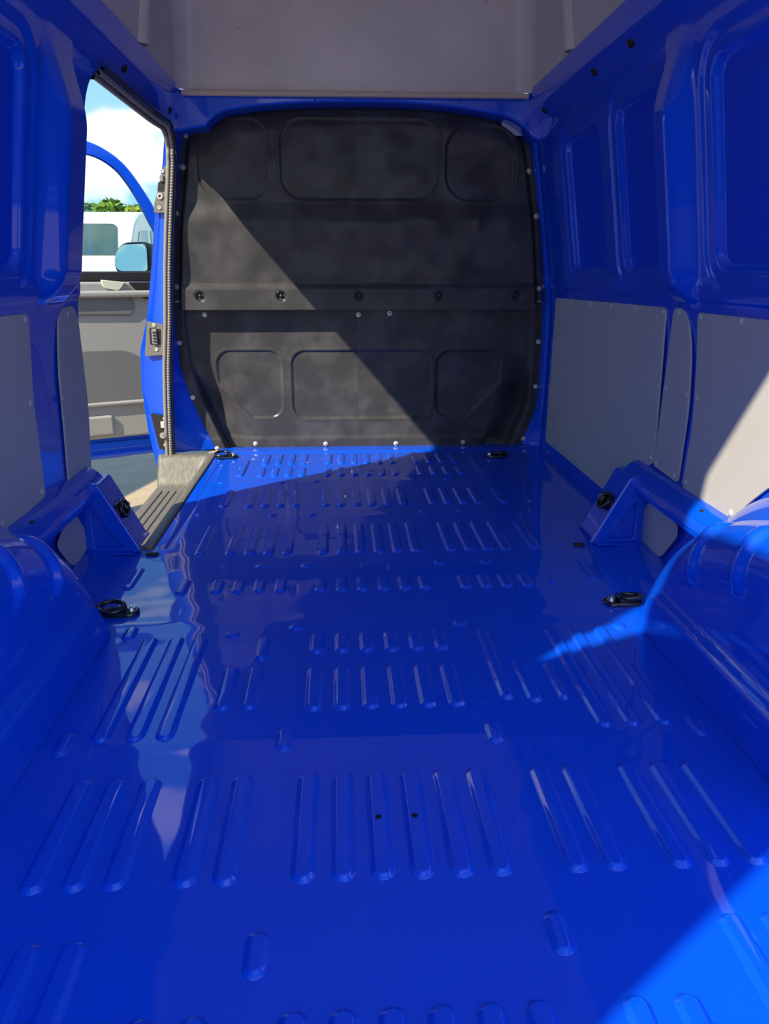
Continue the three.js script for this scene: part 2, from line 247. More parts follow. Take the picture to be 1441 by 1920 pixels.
// lower corner plates beside the bulkhead, ledges above the wheel arches
for (const s of [1, -1]) {
  const w = scene.getObjectByName(s > 0 ? 'wall_right' : 'wall_left');
  if (s > 0) mesh('corner_plate', grid(lin01(0, 1, 10), lin01(0, 1.46, 80), (t, y) => [lerp(bulkR(y) - 0.006, wallX(y) - 0.004, t), y, lerp(-3.558, -3.47, t)]), M.paint, w);
  const prof = new THREE.Shape(); prof.moveTo(0.87, 0.238); prof.lineTo(0.83, 0.225); prof.quadraticCurveTo(0.8, 0.208, 0.797, 0.18); prof.lineTo(0.799, 0.168); prof.lineTo(0.87, 0.162);
  const l = new THREE.ExtrudeGeometry(prof, { depth: 0.68, bevelEnabled: true, bevelSize: 0.004, bevelThickness: 0.006, bevelSegments: 2, curveSegments: 8 }).translate(0, 0, -2.29);
  mesh('ledge', side(l, s), M.paint, w);
  const slot = new THREE.SphereGeometry(0.008, 12, 8).scale(0.9, 0.4, 1.3); mesh('slot', slot, M.rubber, w).position.set(s * 0.822, 0.223, -1.79);
}

// ---------------------------------------------------------------- roof: the raised white moulding
{
  const plan = (y) => { // half width and front end at height y
    const k = (y - 1.47) / 0.5; return [0.7 - 0.04 * k - 0.02 * Math.max(0, k - 0.5), -3.4 + 0.09 * k]; };
  const us = [], R = 0.07;
  for (const z of lin01(0, 1, 60)) us.push(['l', z]); for (const a of lin01(0, 1, 10).slice(1)) us.push(['cl', a]); for (const x of lin01(0, 1, 40).slice(1)) us.push(['f', x]); for (const a of lin01(0, 1, 10).slice(1)) us.push(['cr', a]); for (const z of lin01(0, 1, 60).slice(1)) us.push(['r', z]);
  const at = (u, y, inset) => { const [hw0, zf0] = plan(y), hw = hw0 - inset, zf = zf0 + inset, [k, t] = u; switch (k) { case 'l': return [-hw, y, lerp(-0.5, zf + R, t)]; case 'cl': { const a = t * Math.PI / 2; return [-hw + R - R * Math.cos(a), y, zf + R - R * Math.sin(a)]; } case 'f': return [lerp(-hw + R, hw - R, t), y, zf]; case 'cr': { const a = t * Math.PI / 2; return [hw - R + R * Math.sin(a), y, zf + R - R * Math.cos(a)]; } default: return [hw, y, lerp(zf + R, -0.5, t)]; } };
  const ys = [...lin01(1.468, 2.0, 24).map((y) => [y, 0]), ...lin01(0, 1, 8).slice(1).map((t) => [2.0 + 0.1 * Math.sin(t * Math.PI / 2), 0.1 * (1 - Math.cos(t * Math.PI / 2))])];
  const wob = (p) => { const k = 0.004 * fbm2(p[0] * 3 + p[2] * 2, p[1] * 4 + p[2], 3); return [p[0] + k * 0.5, p[1], p[2] + k]; };
  const shell = grid(us, ys, (u, v) => wob(at(u, v[0], v[1])), (q) => [(q[0] + q[2]) * 0.5, q[1] * 0.5]);
  const cap = grid(lin01(-0.57, 0.57, 10), lin01(-3.25, -0.5, 10), (x, z) => [x, 2.1, z], (q) => [q[0] * 0.5, q[2] * 0.5]);
  const rear = [plateBox(-0.75, 0.75, 2.03, 2.16, -0.56, -0.5)];
  for (const s of [-1, 1]) rear.push(plateBox(s > 0 ? 0.7 : -0.82, s > 0 ? 0.8 : -0.742, 1.48, 2.16, -0.56, -0.5));
  const c = struct(mesh('ceiling', merge([shell, cap, ...rear]), M.white));
  for (const s of [-1, 1]) { // moulded stiffeners down the inner sides
    const g = grid(lin01(0, 1, 30), lin01(-1, 1, 12), (t, k) => { const y = lerp(1.484, 1.98, t), z = -2.83 - 0.12 * t + k * 0.032; return [s * (plan(y)[0] + 0.004 - 0.028 * Math.pow(Math.cos(k * Math.PI / 2), 0.6)), y, z]; }, (q) => [q[2], q[1]]);
    mesh('stiffener', g, M.white, c);
  }
  const skin = grid(us, ys, (u, v) => { const p = at(u, v[0], v[1]); return [p[0] * 1.06, p[1] + 0.03, p[2] - 0.04]; }); mesh('outer_skin', [skin, grid(lin01(-0.62, 0.62, 2), lin01(-3.35, -0.48, 2), (x, z) => [x, 2.18, z])], M.vanWhite, c);
}
struct(mesh('trim_1', new RoundedBoxGeometry(1.372, 0.017, 0.03, 2, 0.004).translate(0.004, 1.459, -3.4), M.lip)); // raw edge of the moulding
{ // roof bow over the bulkhead
  const s = new THREE.Shape(); s.moveTo(-0.76, 1.476); s.lineTo(0.76, 1.476); s.lineTo(0.76, 1.30); s.lineTo(0.722, 1.31); s.quadraticCurveTo(0.69, 1.36, 0.6, 1.392);
  s.bezierCurveTo(0.35, 1.437, 0.15, 1.437, 0, 1.437); s.bezierCurveTo(-0.15, 1.437, -0.35, 1.43, -0.52, 1.402); s.quadraticCurveTo(-0.57, 1.385, -0.6, 1.345); s.lineTo(-0.72, 1.325); s.lineTo(-0.76, 1.29);
  const b = struct(mesh('trim_2', ext(s, 0.14, 0.008, 24).translate(0, 0, -3.56), M.paint));
  for (const x of [-0.165, 0.42]) mesh('bow_hole', new THREE.CircleGeometry(0.004, 10), M.rubber, b).position.set(x, 1.445, -3.4195);
}

// ---------------------------------------------------------------- wheel arches
function wheelArch(s, label) {
  const inn = smoothTable([[0, 0], [0.09, 0.09], [0.18, 0.168], [0.3, 0.24], [0.4, 0.28], [0.52, 0.315], [0.66, 0.348], [0.78, 0.37], [0.9, 0.375], [1, 0.35]]);
  const zin = smoothTable([[0, -1.615], [0.09, -1.592], [0.18, -1.55], [0.3, -1.482], [0.4, -1.404], [0.52, -1.285], [0.66, -1.145], [0.78, -1.0], [0.9, -0.81], [1, -0.5]]);
  const out = smoothTable([[0, 0], [0.09, 0.09], [0.18, 0.165], [0.3, 0.25], [0.4, 0.32], [0.52, 0.378], [0.66, 0.425], [0.78, 0.448], [0.9, 0.444], [1, 0.41]]);
  const zou = smoothTable([[0, -1.93], [0.09, -1.84], [0.18, -1.77], [0.3, -1.67], [0.4, -1.575], [0.52, -1.45], [0.66, -1.27], [0.78, -1.05], [0.9, -0.78], [1, -0.5]]);
  const r = 0.1, xin = 0.634, T = [];
  for (const t of lin01(0, 1, 22)) T.push(['top', t]); for (const t of lin01(0, 1, 12).slice(1)) T.push(['fil', t]); for (const t of lin01(0, 1, 40).slice(1)) T.push(['side', t]);
  const bead = (q, s0, w) => Math.exp(-Math.pow((q - s0) / w, 4));
  const f = (q, [k, t]) => {
    const e = 0.004, tz = zin(Math.min(1, q + e)) - zin(Math.max(0, q - e)), ty = inn(Math.min(1, q + e)) - inn(Math.max(0, q - e)), L = Math.hypot(tz, ty), nz = -ty / L, ny = tz / L;
    const h = 0.013 * (bead(q, 0.42, 0.018) + bead(q, 0.59, 0.018) + bead(q, 0.8, 0.018));
    if (k === 'top') { const x = lerp(0.862, xin + r, t), m = (0.862 - x) / (0.862 - xin), kk = sm(0.0, 1, m), hh = 0; return [x, lerp(out(q), inn(q), kk), lerp(zou(q), zin(q), kk)]; }
    const a = (k === 'fil' ? t : 1) * Math.PI / 2, m = (0.862 - (xin + r)) / (0.862 - xin), kk0 = sm(0, 1, m), y0 = lerp(out(q), inn(q), kk0), z0 = lerp(zou(q), zin(q), kk0), rr = r;
    const hh = h * (k === 'fil' ? sm(0.0, 0.4, t) : 1 - sm(0.0, 0.16, t));
    let y = Math.max(y0 - ny * rr * (1 - Math.cos(a)), 0), z = z0 - nz * rr * (1 - Math.cos(a)), x = xin + r - r * Math.sin(a);
    if (k === 'fil') return [x - hh * Math.sin(a), Math.max(0, y + ny * hh * Math.cos(a)), z + nz * hh * Math.cos(a)];
    y = lerp(y, 0, t); x -= 0.02 * (1 - sm(0.095, 0.12, y)) + hh - 0.004 * sm(0.12, 0.3, y); return [x, y, z];
  };
  const m = mesh('wheel_arch', side(grid(lin01(0, 1, 200), T, f), s), M.paint);
  return tag(m, label, 'wheel arch');
}
wheelArch(1, 'blue wheel arch box along the right side, its top partly in sunlight');
wheelArch(-1, 'shaded blue wheel arch box at the left edge, behind the sliding door pillar');

// ---------------------------------------------------------------- floor brackets at the foot of the sliding-door pillar and opposite
function bracket(s, label) {
  const g = thing('floor_bracket', label, 'bracket');
  const tri = poly([[0.69, 0], [0.845, 0], [0.845, 0.205], [0.79, 0.2]], 0.008);
  const body = ext(tri, 0.15, 0.006).translate(0, 0, -2.335);
  mesh('body', side(body, s), M.paint, g);
  const fr = new THREE.Shape(poly([[0.672, 0.0], [0.852, 0.0], [0.852, 0.215], [0.782, 0.21]], 0.012).getPoints(4)); fr.holes.push(poly([[0.728, 0.017], [0.808, 0.017], [0.806, 0.135]], 0.006));
  mesh('rear_flange', side(ext(fr, 0.016, 0.004).translate(0, 0, -2.188), s), M.paint, g);
  mesh('foot', side(new RoundedBoxGeometry(0.17, 0.006, 0.19, 2, 0.002).translate(0.775, 0.004, -2.245), s), M.paint, g);
  return g;
}
bracket(1, 'blue triangular bracket rising from the floor to the right ledge');
bracket(-1, 'blue triangular bracket at the foot of the left pillar beside the step');

// ---------------------------------------------------------------- bulkhead
{
  const g = thing('bulkhead', 'black pressed steel bulkhead closing off the cab at the far end', 'bulkhead');
  const ytop = smoothTable([[-0.74, 1.33], [-0.71, 1.352], [-0.61, 1.365], [-0.575, 1.41], [-0.52, 1.435], [-0.36, 1.46], [-0.19, 1.475], [0, 1.48], [0.2, 1.48], [0.43, 1.465], [0.59, 1.432], [0.715, 1.352], [0.74, 1.335]]);
  const xl = smoothTable([[-0.02, -0.655], [0.106, -0.71], [0.242, -0.762], [0.375, -0.798], [0.446, -0.805], [0.586, -0.81], [0.811, -0.794], [1.027, -0.769], [1.236, -0.737], [1.337, -0.722], [1.5, -0.7]]);
  const xr = smoothTable([[-0.02, 0.752], [0.064, 0.792], [0.191, 0.835], [0.365, 0.842], [0.581, 0.838], [0.811, 0.818], [1.033, 0.79], [1.183, 0.765], [1.339, 0.733], [1.5, 0.71]]);
  const edge = (x, y) => Math.min(x - xl(y), xr(y) - x, (ytop(x) - y) * 0.9);
  const upW = [[-0.655, -0.359, 1.082, 1.39, 0.09], [-0.316, 0.344, 1.081, 1.392, 0.09], [0.376, 0.672, 1.08, 1.372, 0.1]];
  const groove = (s) => -0.005 * (1 - sm(-0.005, 0.003, s)) + 0.001 * Math.exp(-Math.pow((s - 0.008) / 0.006, 2));
  const zUp = (x, y) => {
    const e = Math.min(x - xl(y), xr(y) - x), et = ytop(x) - y; let f = -3.503;
    f += 0.026 * sm(1.09, 0.985, y) - 0.013 * sm(0.95, 0.78, y) + 0.014 * sm(0.745, 0.715, y);
    f -= 0.03 * sm(0.12, 0.0, et);
    f += 0.010 * fbm2(x * 2.6 + 1.3, y * 3.2, 2) * sm(0.0, 0.2, e) * sm(0.66, 0.8, y) + 0.004 * Math.exp(-Math.pow((x - 0.52) / 0.02, 2) - Math.pow((y - 1.0) / 0.05, 2)) + 0.010 * Math.exp(-Math.pow((x - 0.4) / 0.12, 2) - Math.pow((y - 0.79) / 0.05, 2));
    for (const [a, b, c, d, r] of upW) f += groove(sdBox(x, y, a, b, c, d, r));
    for (const bx of bolts) { const q = Math.hypot(x - bx, y - 0.69); f -= 0.012 * (1 - sm(0.012, 0.026, q)); }
    const k = sm(0.022, 0.05, e) * sm(0.012, 0.06, et);
    return lerp(-3.552, f, k);
  };
  const bolts = [-0.679, -0.332, 0.01, 0.357, 0.698];
  const zLo = (x, y) => {
    const e = Math.min(x - xl(y), xr(y) - x); let f = -3.553 - 0.006 * sm(0.6, 0.3, y);
    const k = sm(0.42, 0.22, y); f -= 0.06 * k * sm(0.05, 0.062, e) * (1 - sm(0.08, 0.2, e));
    f += 0.006 * sm(0.06, 0.04, y) + 0.012 * (1 - sm(0.04, 0.055, e));
    f += 0.003 * fbm2(x * 3 + 9, y * 4, 3);
    let s = Math.max(sdBox(x, y, -0.637, -0.349, 0.145, 0.449, 0.06), (-(x + 0.637) * 0.72 - (y - 0.30) * 0.69)); f += groove(s) * 1.2;
    f += 1.2 * groove(sdBox(x, y, -0.301, 0.336, 0.139, 0.447, 0.06)); s = Math.max(sdBox(x, y, 0.36, 0.66, 0.137, 0.443, 0.06), ((x - 0.66) * 0.72 - (y - 0.30) * 0.69)); f += 1.2 * groove(s);
    return f;
  };
  const up = grid(lin01(0, 1, 380), lin01(0, 1, 200), (s, t) => { let y = lerp(0.632, 1.45, t), x = lerp(xl(y), xr(y), s); y = lerp(0.632, ytop(x), t); x = lerp(xl(y), xr(y), s); return [x, y, zUp(x, y)]; }, (q) => [q[0] * 0.5, q[1] * 0.5]);
  mesh('upper_panel', up, M.black, g);
  mesh('bottom_return', grid(lin01(0, 1, 120), lin01(0, 1, 4), (s, t) => { const y = 0.632 + 0.002 * t, x = lerp(xl(y), xr(y), s); return [x, y - 0.004 * t, lerp(zUp(x, 0.632), -3.556, t)]; }, (q) => [q[0] * 0.5, q[2]]), M.black, g);
  mesh('lower_panel', grid(lin01(0, 1, 380), lin01(-0.004, 0.66, 170), (s, y) => { const x = lerp(xl(y), xr(y), s); return [x, y, zLo(x, y)]; }, (q) => [q[0] * 0.5, q[1] * 0.5 + 0.37]), M.black, g);
  mesh('backing', new THREE.BoxGeometry(1.62, 1.5, 0.02).translate(0.01, 0.72, -3.66), M.rubber, g);
  const head = new THREE.SphereGeometry(0.0075, 14, 8, 0, Math.PI * 2, 0, Math.PI / 2).rotateX(Math.PI / 2).scale(1, 1, 0.8);
  const washer = new THREE.CylinderGeometry(0.0105, 0.0105, 0.003, 16).rotateX(Math.PI / 2); const scr = merge([head, washer]);
  for (const [x, y] of [[-0.704, 1.33], [-0.725, 1.208], [-0.766, 1.027], [-0.79, 0.727], [-0.793, 0.659], [-0.795, 0.487], [-0.755, 0.242], [-0.66, 0.006], [-0.483, 0.023], [-0.156, 0.019], [0.174, 0.017], [0.493, 0.019], [0.725, 1.325], [0.739, 1.201], [0.784, 1.021], [0.815, 0.718], [0.818, 0.656], [0.824, 0.484], [0.824, 0.28], [0.78, 0.035], [-0.677, 0.608], [0.004, 0.606], [0.144, 0.612]]) mesh('screw', scr, M.screw, g).position.set(x, y, (y > 0.632 ? zUp(x, y) : zLo(x, y)) + 0.002);
  const cup = merge([new THREE.TorusGeometry(0.02, 0.004, 8, 22), new THREE.SphereGeometry(0.0085, 14, 8).scale(1, 1, 0.6)]);
  for (const x of bolts) mesh('bolt', cup, M.gloss, g).position.set(x, 0.69, zUp(x, 0.69) + 0.006);
  mesh('grey_corner_tab', ext(poly([[0.606, 1.41], [0.735, 1.366], [0.728, 1.336], [0.645, 1.337], [0.616, 1.352]], 0.012), 0.006, 0.001).translate(0, 0, -3.534), S({ color: lin(0.55, 0.58, 0.6), roughness: 0.4 }), g).userData.label = 'pale grey corner tab';
}

// ---------------------------------------------------------------- grey lining boards on the side walls
const domed = new THREE.SphereGeometry(0.0095, 14, 8, 0, Math.PI * 2, 0, Math.PI / 2).scale(1, 0.6, 1).rotateZ(Math.PI / 2);
function board(name, label, s, pts, screws, x = 0.846, r = 0.018) {
  const g = thing(name, label, 'panel');
  mesh('sheet', side(plateX(pts, x, 0.006, 0.0015, r), s), M.lining, g);
  for (const [z, y] of screws) { const k = mesh('screw', domed, M.lining, g); k.position.set(s * x, y, z); if (s < 0) k.rotation.y = Math.PI; }
  return g;
}
board('lining_board', 'large grey lining board nearest the bulkhead on the right wall', 1, [[-3.4, 0.022], [-3.372, 0.684], [-2.208, 0.697], [-2.178, 0.252], [-2.3, 0.19], [-2.52, 0.022]], [[-3.144, 0.674], [-2.896, 0.676], [-2.667, 0.68], [-2.439, 0.682], [-2.222, 0.684], [-2.2, 0.476], [-2.205, 0.262], [-2.56, 0.04]]);
board('lining_board', 'narrow grey lining strip between the two big boards on the right wall', 1, [[-2.176, 0.244], [-2.155, 0.698], [-2.09, 0.7, 0.05], [-2.045, 0.66, 0.05], [-2.015, 0.59, 0.05], [-1.993, 0.455, 0.05], [-2.005, 0.235]], [[-2.117, 0.688], [-2.148, 0.478], [-2.012, 0.478], [-2.158, 0.254], [-2.027, 0.25]]);
board('lining_board', 'half-sunlit grey lining board above the right wheel arch', 1, [[-1.975, 0.232], [-1.957, 0.404, 0.05], [-1.98, 0.595, 0.05], [-2.006, 0.694], [-0.6, 0.7], [-0.6, 0.48], [-1.1, 0.49, 0.05], [-1.3, 0.465, 0.05], [-1.46, 0.408, 0.05], [-1.56, 0.348, 0.03], [-1.64, 0.283, 0.03], [-1.695, 0.225]], [[-1.983, 0.683], [-1.774, 0.686], [-1.948, 0.48], [-1.955, 0.252], [-1.7, 0.246]]);
board('lining_board', 'small diamond-shaped grey board low behind the right bracket, half in sun', 1, [[-2.163, 0.135, 0.03], [-2.077, 0.146, 0.02], [-1.95, 0.135, 0.03], [-1.943, 0.1, 0.03], [-2.03, 0.006, 0.02], [-2.185, 0.008, 0.03], [-2.2, 0.05, 0.04]], [], 0.832);
board('lining_board', 'narrow shaded grey lining strip on the sliding door pillar', -1, [[-2.133, 0.178], [-2.155, 0.35, 0.06], [-2.172, 0.54, 0.06], [-2.215, 0.67, 0.05], [-2.262, 0.698], [-2.35, 0.7, 0.03], [-2.379, 0.66], [-2.379, 0.4, 0.05], [-2.33, 0.178]], [[-2.291, 0.678], [-2.165, 0.46], [-2.3, 0.205], [-2.15, 0.2]]);
board('lining_board', 'large shaded grey lining board above the left wheel arch', -1, [[-1.965, 0.236], [-1.968, 0.48, 0.05], [-2.012, 0.696], [-0.6, 0.71], [-0.6, 0.48], [-1.1, 0.49, 0.05], [-1.3, 0.465, 0.05], [-1.46, 0.408, 0.05], [-1.56, 0.348, 0.03], [-1.64, 0.283, 0.03], [-1.69, 0.23]], [[-1.984, 0.683], [-1.945, 0.482], [-1.942, 0.256], [-1.697, 0.25]]);
board('lining_board', 'small diamond-shaped grey board low behind the left bracket, in shade', -1, [[-2.119, 0.142, 0.03], [-2.04, 0.14, 0.03], [-1.958, 0.1, 0.03], [-2.05, 0.004, 0.03], [-2.15, 0.006, 0.03], [-2.215, 0.03, 0.05]], [], 0.832);

// ---------------------------------------------------------------- lashing rings and floor plugs
const ringProto = new THREE.Group();
function lashing(label, pos, turn, tiltZ = 0) {
  const g = thing('lashing_ring', label, 'lashing ring', pos, 'lashing rings'); delete g.userData.group;
  g.rotation.set(0, turn, tiltZ, 'ZYX');
  mesh('base_plate', lashing.base ??= stadium(0.098, 0.05, [[0, -0.004], [0, 0.002], [0.003, 0.005], [0.008, 0.005], [0.012, 0.0035]]).rotateY(Math.PI / 2), M.gloss, g);
  mesh('ring', lashing.ring ??= new THREE.TorusGeometry(0.026, 0.006, 10, 30).scale(1.15, 0.95, 1).rotateX(-Math.PI / 2 + 0.2).translate(-0.018, 0.013, 0), M.gloss, g);
  mesh('bolt', lashing.bolt ??= merge([new THREE.CylinderGeometry(0.009, 0.011, 0.008, 18).translate(0.03, 0.008, 0), new THREE.CylinderGeometry(0.005, 0.005, 0.005, 6).translate(0.03, 0.013, 0)]), M.steel, g);
  mesh('pin', lashing.pin ??= new THREE.CylinderGeometry(0.006, 0.006, 0.04, 12).rotateX(Math.PI / 2).translate(0.008, 0.009, 0), M.gloss, g);
  return g;
}
lashing('black lashing ring on the floor in front of the left wheel arch', [-0.625, 0.004, -1.747], 0);
lashing('black lashing ring on the sunlit floor in front of the right wheel arch', [0.622, 0.004, -1.742], Math.PI);
lashing('sunlit lashing ring at the far left floor corner beside the step', [-0.592, 0.006, -3.374], 0.2);
lashing('dark lashing ring at the far right floor corner by the bulkhead', [0.608, 0.006, -3.325], Math.PI);
lashing('black lashing ring on the slope of the right bracket', [0.743, 0.112, -2.26], Math.PI / 2, 1.11);
lashing('black lashing ring on the slope of the left bracket', [-0.743, 0.112, -2.26], Math.PI / 2, -1.11);
for (const [x, z, l] of [[-0.639, -2.153, 'black oval plug in the floor beside the left bracket'], [0.637, -2.166, 'black oval plug in the floor beside the right bracket']]) tag(mesh('floor_plug', stadium(0.036, 0.02, [[0, -0.002], [0, 0.002], [0.003, 0.004], [0.006, 0.0045]]).rotateY(Math.PI / 2), M.rubber), l, 'plug').position.set(x, 0.002, z);

// ---------------------------------------------------------------- side step, door seal, B-pillar fittings
{
  const g = thing('side_step', 'grey ribbed plastic step inside the open sliding door', 'step');
  const prof = [[-0.647, -0.06], [-0.647, 0.002], [-0.652, 0.005], [-0.66, 0.0052], [-0.674, 0.005], [-0.681, 0.0], [-0.687, -0.02], [-0.7, -0.095], [-0.71, -0.113], [-0.728, -0.119], [-0.8, -0.12], [-0.85, -0.12], [-0.892, -0.121], [-0.905, -0.128], [-0.908, -0.2]];
  const zs = [-3.455, -3.44, ...lin01(-3.425, -3.27, 14), ...lin01(-3.25, -2.36, 20), ...lin01(-2.34, -2.2, 10)];
  const lift = (z) => Math.max(sm(-3.345, -3.43, z), sm(-2.3, -2.225, z)); // both ends rise to the rim
  mesh('tread', grid(prof.map((_, i) => i), zs, (i, z) => { const [x, y] = prof[i]; const k = lift(z); return [x, y < 0 && i > 4 && i < 14 ? lerp(y, 0.002, k) : y, z]; }, (q) => [q[0] * 2, q[2] * 2]), M.step, g);
  for (const x of [-0.748, -0.778, -0.808, -0.838, -0.868]) mesh('grip_rib', new RoundedBoxGeometry(0.016, 0.008, 0.84, 3, 0.0035).translate(x, -0.1195, -2.84), M.step, g);
}
{
  const path = doorPts.filter(([z, y], i) => i % 2 === 0 && (z < -2.47)).map(([z, y]) => new THREE.Vector3(-leftX(Math.max(y, 0), z) + 0.004, y, z + (z < -3.44 ? 0.012 : 0)));
  const c = new THREE.CatmullRomCurve3(path), t = new THREE.TubeGeometry(c, 900, 0.008, 8), p = t.attributes.position;
  for (let i = 0; i <= 900; i++) { const q = c.getPointAt(i / 900), k = 1 + 0.2 * Math.sin(i * 1.4); for (let j = 0; j <= 8; j++) { const o = i * 9 + j; p.setXYZ(o, q.x + (p.getX(o) - q.x) * k, q.y + (p.getY(o) - q.y) * k, q.z + (p.getZ(o) - q.z) * k); } }
  t.computeVertexNormals();
  const g = thing('door_seal', 'grey ribbed rubber seal round the front and top of the sliding door opening', 'seal');
  mesh('ribbed_bead', t, M.seal, g);
  const inner = path.map((q) => new THREE.Vector3(q.x - 0.016, q.y - (q.z > -3.4 ? 0.01 : 0), q.z + 0.002)); mesh('flat_lip', new THREE.TubeGeometry(new THREE.CatmullRomCurve3(inner), 200, 0.009, 6), M.seal, g);
  const dark = path.map((q) => new THREE.Vector3(q.x + 0.014, q.y + (q.z > -3.4 ? 0.012 : 0), q.z - 0.006)); mesh('dark_lip', new THREE.TubeGeometry(new THREE.CatmullRomCurve3(dark), 200, 0.005, 6), M.rubber, g);
}
{
  const z = -3.446, screwHead = merge([new THREE.TorusGeometry(0.0055, 0.0022, 6, 16), new THREE.CircleGeometry(0.005, 12)]);
  const a = thing('striker_plate', 'upper dark striker plate with an open hook on the sunlit door pillar', 'striker plate');
  mesh('plate', ext(poly([[-0.779, 1.2], [-0.764, 1.2], [-0.786, 1.022], [-0.836, 1.022], [-0.832, 1.06]], 0.004), 0.006, 0.001).translate(0, 0, z), M.plate, a);
  mesh('slot', ext(poly([[-0.808, 1.14], [-0.783, 1.14], [-0.79, 1.105], [-0.815, 1.105]], 0.003), 0.004).translate(0, 0, z + 0.004), M.rubber, a);
  mesh('hook', new RoundedBoxGeometry(0.016, 0.026, 0.012, 2, 0.004).translate(-0.793, 1.153, z + 0.01), M.seal, a);
  mesh('bush', new THREE.TorusGeometry(0.009, 0.0035, 8, 20).translate(-0.806, 1.085, z + 0.008), M.screw, a);
  for (const [x, y] of [[-0.788, 1.18], [-0.812, 1.042]]) mesh('screw', screwHead, M.screw, a).position.set(x, y, z + 0.0075);
  const b = thing('contact_plate', 'grey contact plate with four dark bars in the middle of the door pillar', 'contact plate');
  mesh('plate', ext(poly([[-0.905, 0.588], [-0.838, 0.575], [-0.846, 0.445], [-0.925, 0.44], [-0.922, 0.47]], 0.005), 0.007, 0.001).translate(0, 0, z), M.plate, b);
  mesh('recess', ext(poly([[-0.897, 0.56], [-0.849, 0.555], [-0.854, 0.49], [-0.9, 0.49]], 0.006), 0.004).translate(0, 0, z + 0.005), M.rubber, b);
  mesh('contact_block', new RoundedBoxGeometry(0.022, 0.064, 0.012, 2, 0.004).translate(-0.876, 0.523, z + 0.013), M.seal, b);
  for (let k = 0; k < 4; k++) mesh('contact', new RoundedBoxGeometry(0.012, 0.006, 0.004, 1, 0.001).translate(-0.876, 0.542 - k * 0.0125, z + 0.02), M.rubber, b);
  for (const [x, y] of [[-0.876, 0.572], [-0.874, 0.469]]) mesh('screw', screwHead, M.screw, b).position.set(x, y, z + 0.0085);
  const c = thing('striker_plate', 'lower black striker plate with a steel pin near the step', 'striker plate');
  mesh('plate', ext(poly([[-0.925, 0.19], [-0.845, 0.178], [-0.851, 0.028], [-0.9, 0.026]], 0.005), 0.006, 0.001).translate(0, 0, z), M.gloss, c);
  mesh('slot', ext(poly([[-0.893, 0.14], [-0.862, 0.14], [-0.866, 0.1], [-0.893, 0.1]], 0.003), 0.004).translate(0, 0, z + 0.004), M.rubber, c);
  mesh('hook', new RoundedBoxGeometry(0.018, 0.03, 0.014, 2, 0.004).translate(-0.874, 0.14, z + 0.012), M.screw, c);
  mesh('pin', merge([new THREE.CylinderGeometry(0.008, 0.008, 0.03, 16).rotateX(Math.PI / 2), new THREE.CylinderGeometry(0.014, 0.014, 0.006, 16).rotateX(Math.PI / 2)]).translate(-0.877, 0.092, z + 0.016), M.steel, c);
  for (const [x, y] of [[-0.866, 0.166], [-0.872, 0.046]]) mesh('screw', screwHead, M.screw, c).position.set(x, y, z + 0.0075);
}

